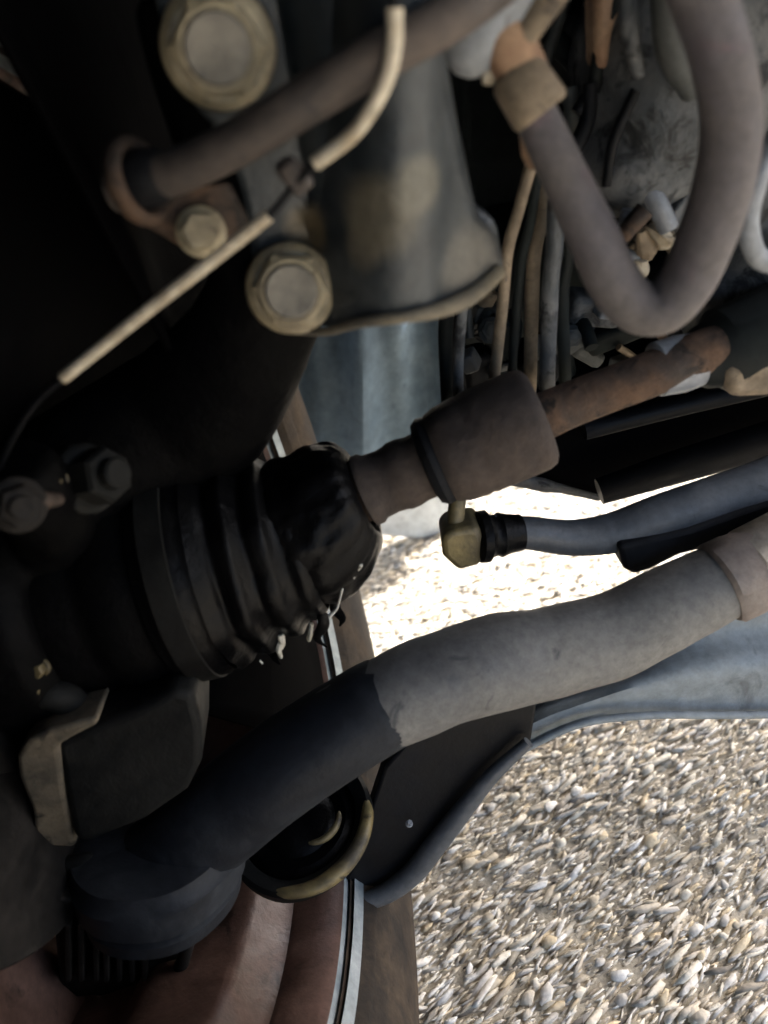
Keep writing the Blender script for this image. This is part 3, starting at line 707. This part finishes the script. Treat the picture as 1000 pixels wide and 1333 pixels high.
# small fittings crowding the gap behind the loop
# ------------------------------------------------------------------ looped hose at the transmission side
uh = thing('looped_hose', 'thick grey rubber hose hanging in a u shaped loop', 'hose', P(845, 410, y=.26))
up_ = [(672, 100, .268, 26), (702, 160, .264, 28), (735, 230, .26, 30), (772, 308, .256, 33), (796, 362, .254, 34), (826, 397, .252, 34), (862, 400, .250, 35), (894, 366, .249, 36), (918, 312, .248, 38), (942, 240, .246, 39), (952, 160, .245, 39), (940, 80, .245, 39), (915, 0, .246, 40), (880, -80, .25, 40), (800, -230, .28, 38), (700, -420, .34, 36)]
mb = MB(); mb.tube([P(a, b, y=c) for a, b, c, d in up_], [rad_px(*q) for q in up_], n=32, steps=120); mb.build('rubber', MAT['uhose'], uh)
a, b = P(664, 82, y=.2685), P(706, 150, y=.2635)
mb = MB(); mb.lathe(a, b - a, [(.002, .0070), (.004, .0086), (.016, .0092), (.0175, .0082)], n=32, wob=.04); mb.build('collar', MAT['tan'], uh)
a, b = P(662, 60, y=.269), P(690, 110, y=.2675)
mb = MB(); mb.lathe(a, b - a, [(-.008, .0060), (-.004, .0078), (.004, .0080), (.011, .0072)], n=28, wob=.06); mb.build('rusty_fitting', MAT['rust_bright'], uh)
mb = MB(); mb.tube([P(672, 70, y=.266), P(690, 35, y=.266), P(725, -15, y=.268)], [.003, .0042, .0045], n=16, steps=16, wob=.2); mb.build('bleed_pipe', MAT['tan'], uh)
mb = MB(); mb.tube([P(690, 170, y=.272), P(694, 195, y=.272), P(700, 215, y=.272)], [.004, .0042, .003], n=14, steps=12, wob=.3); mb.build('clip', MAT['rust_bright'], uh)

# clamp above
ck = thing('hose_clamp', 'lumpy blue grey metal clamp beside the rusty hose fitting', 'clamp', P(630, 100, y=.28))
mb = MB(); mb.tube([P(640, -60, y=.28), P(630, 10, y=.275), P(615, 60, y=.274), P(612, 95, y=.276)], [.016, .015, .0105, .006], n=28, wob=.22); mb.tube([P(660, -40, y=.278), P(652, 40, y=.272), P(640, 92, y=.273)], [.010, .0075, .004], n=20, wob=.2)
mb.build('casting', MAT['clamp'], ck, remesh=.0016)
mb = MB(); mb.tube([P(628, 100, y=.270), P(645, 97, y=.270), P(660, 84, y=.270)], [.0022, .0028, .002], steps=12, wob=.2); mb.build('lip', MAT['ivory'], ck)

# second hose loop at the edge
h2 = tag((lambda m: m.build('pipe_loop', MAT['clamp'], None))(MB().tube([P(1120, -60, y=.30), P(1050, 100, y=.275), P(1002, 195, y=.268), P(984, 240, y=.266), P(974, 290, y=.266), P(985, 332, y=.266), P(1012, 342, y=.267), P(1070, 330, y=.28), P(1160, 320, y=.33)], .0036, n=20, steps=70)), 'pale blue grey pipe bent in a loop beside the transmission', 'pipe')

# ------------------------------------------------------------------ transmission and engine behind
tr = thing('transmission', 'dusty grey cast transmission housing behind the looped hose', 'transmission', P(880, 460, y=.38))
mb = MB()
def blob(px, py, y, sx, sy, sz):
    c = P(px, py, y=y); rings = []
    for i in range(1, 14):
        a = math.pi * i / 14
        rings.append([c + Vector((sx * math.sin(a) * math.cos(b), sy * math.sin(a) * math.sin(b), sz * math.cos(a))) * (1 + .10 * noise.noise(c * 30 + Vector((math.cos(b), math.sin(b), a)) * 1.8) + .03 * noise.noise(c * 50 + Vector((math.cos(b), math.sin(b), a)) * 5)) for b in [2 * math.pi * k / 24 for k in range(24)]])
    mb.ring_strip(rings)
blob(868, 110, .36, .036, .04, .058); blob(826, 205, .36, .030, .034, .024); blob(900, 60, .37, .05, .05, .05); blob(980, 380, .36, .04, .045, .045); blob(960, 160, .38, .06, .05, .08); blob(1060, 250, .38, .06, .06, .1); blob(940, 400, .375, .03, .03, .03)
mb.build('bell_housing', MAT['alu'], tr, remesh=.003)
mb = MB(); mb.box((.45, .42, .50), (.42, .17, .40)); mb.build('gear_case', MAT['alu'], tr, bevel=.02, bseg=4)
mb = MB(); mb.lathe(Vector((.235, .42, .50)), Vector((-1, 0, 0)), [(0, .12), (.002, .124), (.012, .124), (.014, .118), (.02, .09)], n=48); mb.build('case_flange', MAT['alu'], tr)
mb = MB(); mb.tube([P(812, -40, y=.315), P(820, 40, y=.312), P(832, 100, y=.314)], [.003, .0032, .002], steps=20); mb.build('cast_rib', MAT['alu'], tr)
mb = MB(); mb.tube([P(870, -40, y=.30), P(880, 60, y=.305), P(900, 120, y=.315)], [.006, .007, .004], steps=20); mb.build('cast_rib', MAT['alu_dark'], tr)
mb = MB(); g0, g1 = P(850, 482, y=.302), P(905, 468, y=.304)
mb.lathe(g0, g1 - g0, [(0, .0095), (.002, .0118), (.012, .0125), (.02, .0115)], n=36, wob=.05); mb.build('oil_seal', MAT['clamp'], tr)
mb = MB(); g0, g1 = P(900, 470, y=.305), P(1010, 430, y=.31)
mb.lathe(g0, g1 - g0, [(0, .010), (.004, .013), (.010, .0145), (.014, .018), (.05, .020)], n=44, wob=.09); mb.build('output_flange', MAT['greenblack'], tr)
mb = MB(); mb.prism([P(945, 482, y=.29), P(1060, 450, y=.29), P(1060, 500, y=.29), P(1000, 518, y=.29), P(952, 520, y=.29)], (0, .02, 0)); mb.build('mount_pad', MAT['tan'], tr, bevel=.004, bseg=3)
mb = MB(); mb.box(P(800, 35, y=.35), (.02, .015, .026)); mb.build('rusty_plug', MAT['rust_bright'], tr, bevel=.003)

en = thing('engine_block', 'green black engine block filling the bay behind the transmission', 'engine', (.35, .7, .3))
mb = MB(); mb.prism([P(590, -60, y=.47), P(700, -80, y=.47), P(700, 205, y=.47), P(600, 225, y=.47)], (0, .06, 0)); mb.build('side_cover', MAT['greenblack'], en, bevel=.004)
mb = MB(); mb.box((.46, .535, .535), (.76, .13, .50)); mb.build('block', MAT['greenblack'], en, bevel=.01)
mb = MB(); mb.box((-.04, .70, .56), (.36, .03, .44)); mb.build('apron', MAT['black'], en, bevel=.01)  # unseen sheet, kept here to block sun from the parts
mb = MB(); mb.prism([P(588, 330, y=.43), P(720, 300, y=.43), P(760, 520, y=.43), P(690, 600, y=.43), P(600, 590, y=.43)], (0, .04, .01)); mb.build('sump', MAT['greenblack'], en, bevel=.006)
mb = MB(); mb.prism([P(700, 30, y=.44), P(790, 20, y=.44), P(800, 150, y=.44), P(760, 215, y=.44), P(705, 215, y=.44)], (0, .07, 0)); mb.build('bracket', MAT['alu_dark'], en, bevel=.006)

sf = thing('subframe', 'black subframe rail behind the stabiliser bar', 'subframe', P(850, 630, y=.42))
so = [(655, 560), (720, 530), (860, 495), (1010, 470), (1150, 430), (1150, 560), (1000, 598), (900, 625), (800, 655), (783, 652), (740, 640), (690, 634), (650, 640)]
mb = MB(); mb.prism([P(a, b, y=.41) for a, b in so], (0, .05, .012)); mb.build('rail', MAT['black'], sf, bevel=.006, bseg=3)
mb = MB(); mb.tube([P(668, 624, y=.405), P(700, 630, y=.404), P(730, 636, y=.404), P(780, 648, y=.405)], [.004, .0045, .003, .002], steps=20, wob=.2); mb.build('seam_lip', MAT['alu'], sf)
mb = MB(); mb.tube([P(760, 560, y=.40), P(880, 530, y=.40), P(1010, 500, y=.40)], .006, steps=14); mb.build('brace', MAT['black_satin'], sf)
mb = MB(); mb.tube([P(780, 640, y=.385), P(880, 608, y=.384), P(1000, 572, y=.384), P(1120, 530, y=.386)], [.008, .010, .011, .011], steps=30); mb.build('cross_pipe', MAT['black_satin'], sf)

# cables hanging behind the strut
cabs = [([(694, 205), (676, 270), (660, 330), (654, 400), (640, 520)], .0026, 'tan', 'tan coated cable hanging beside the strut bracket tab'),
        ([(700, 225), (690, 290), (676, 360), (664, 520)], .0022, 'greenblack', 'green black cable hanging between tan cables'),
        ([(712, 230), (704, 290), (694, 350), (690, 510)], .0032, 'tan', 'tan sleeved cable tucked behind the looped hose'),
        ([(724, 260), (722, 320), (716, 380), (712, 505)], .0038, 'alu', 'thick grey cable behind the looped hose'),
        ([(742, 290), (738, 340), (732, 390), (736, 500)], .0030, 'greenblack', 'thick green black cable behind the looped hose'),
        ([(582, 400), (580, 450), (584, 530)], .0034, 'greenblack', 'dark rod hanging below the strut bracket'),
        ([(602, 398), (598, 450), (596, 530)], .0024, 'alu', 'thin pale rod hanging below the strut bracket')]
for k, (pts, r_, mt, lb) in enumerate(cabs):
    mb = MB(); mb.tube([P(a, b, y=.33 + .006 * (k % 3)) for a, b in pts], r_, n=14, steps=36, wob=.08)
    o = mb.build('cable' if k < 5 else 'rod', MAT[mt], None); tag(o, lb, 'cable' if k < 5 else 'rod', 'cables behind the strut' if k < 5 else 'rods below the strut')

# pale connectors and small dark brackets in the gap of the loop
cn = thing('wiring_connector', 'pale cream wiring connector inside the hose loop', 'connector', P(835, 340, y=.34))
for (px, py, w_, h_, rz, mt) in ((815, 292, 26, 34, .2, 'clamp'), (838, 318, 22, 40, -.3, 'tan'), (858, 306, 34, 18, .8, 'ivory'), (832, 352, 24, 30, .1, 'ivory'), (848, 285, 18, 26, .5, 'black')):
    s_ = .34 / FPX; c = P(px, py, y=.335 + rnd.uniform(-.006, .006)); d = Vector((math.sin(rz), rnd.uniform(-.3, .3), math.cos(rz))) * h_ * s_ * .55
    mb = MB(); mb.tube([c - d, c - d * .3 + Vector((.001, 0, 0)), c + d * .4, c + d], [w_ * s_ * .35, w_ * s_ * .55, w_ * s_ * .42, w_ * s_ * .3], n=10, steps=10, wob=.8); mb.build('housing', MAT[mt], cn, smooth=30)
mb = MB(); mb.tube([P(880, 330, y=.345), P(860, 360, y=.345), P(850, 395, y=.345)], [.008, .009, .006], steps=16); mb.build('dark_hole', MAT['black'], cn)  # solid black lump standing for the dark of a hole

br = thing('engine_mount', 'dark oily engine mount bracket above the drive shaft', 'engine mount', P(700, 430, y=.37))
for k, (px, py, w_, h_, rz, mt) in enumerate(((770, 400, 70, 40, .3, 'alu'), (790, 350, 40, 50, .1, 'tan'), (720, 450, 120, 30, -.35, 'alu_dark'), (655, 440, 40, 70, .2, 'greenblack'), (700, 470, 60, 40, .6, 'black_satin'), (630, 415, 24, 40, .5, 'alu_dark'), (760, 455, 50, 24, .7, 'alu_dark'), (620, 480, 40, 60, 0, 'black_satin'), (800, 430, 90, 30, -.2, 'greenblack'))):
    s_ = .38 / FPX
    mb = MB(); mb.box(P(px, py, y=.365 + .004 * (k % 4)), (w_ * s_, .02, h_ * s_), Matrix.Rotation(rz, 3, 'Y')); mb.build('web', MAT[mt], br, bevel=.003)
for px, py in ((640, 430), (700, 452), (745, 440)):
    small_bolt(br, px, py, .352, .005, .004, tocam(px, py), 'alu_dark')

# clutter: small castings, lugs and pipe stubs crowded behind the loop and above the shaft
pool = ['alu', 'alu_dark', 'greenblack', 'tan', 'clamp', 'black_satin', 'rust', 'bone']
for k in range(34):
    if k < 12: px, py, own, yy = rnd.uniform(775, 885), rnd.uniform(262, 395), cn, rnd.uniform(.325, .36)
    else: px, py, own, yy = rnd.uniform(600, 890), rnd.uniform(395, 490), br, rnd.uniform(.345, .39)
    mt = pool[rnd.randrange(len(pool))]
    c = P(px, py, y=yy); t = rnd.random()
    mb = MB()
    if t < .45:
        d = Vector((rnd.uniform(-1, 1), rnd.uniform(-.4, .4), rnd.uniform(-1, 1))).normalized() * rnd.uniform(.006, .016)
        mb.tube([c - d, c + Vector((0, rnd.uniform(-.003, .003), .002)), c + d], [rnd.uniform(.0015, .004)] * 3, n=10, steps=10, wob=.3)
        mb.build('pipe_stub', MAT[mt], own)
    else:
        rot = Matrix.Rotation(rnd.uniform(-1, 1), 3, 'Y') @ Matrix.Rotation(rnd.uniform(-.6, .6), 3, 'Z')
        mb.box(c, (rnd.uniform(.005, .016), rnd.uniform(.005, .012), rnd.uniform(.004, .012)), rot)
        mb.build('lug', MAT[mt], own, bevel=.0012)

for k in range(14):                                     # dark pipework between the strut and the transmission
    px, py, yy = rnd.uniform(705, 815), rnd.uniform(-20, 250), rnd.uniform(.33, .40)
    c = P(px, py, y=yy); d = Vector((rnd.uniform(-.6, .6), rnd.uniform(-.3, .3), rnd.uniform(.4, 1))).normalized() * rnd.uniform(.012, .03)
    mb = MB(); mb.tube([c - d, c + Vector((rnd.uniform(-.004, .004), 0, 0)), c + d], [rnd.uniform(.002, .006)] * 3, n=12, steps=12, wob=.25)
    mb.build('pipe_stub', MAT[('greenblack', 'alu_dark', 'black_satin', 'greenblack')[k % 4]], br)
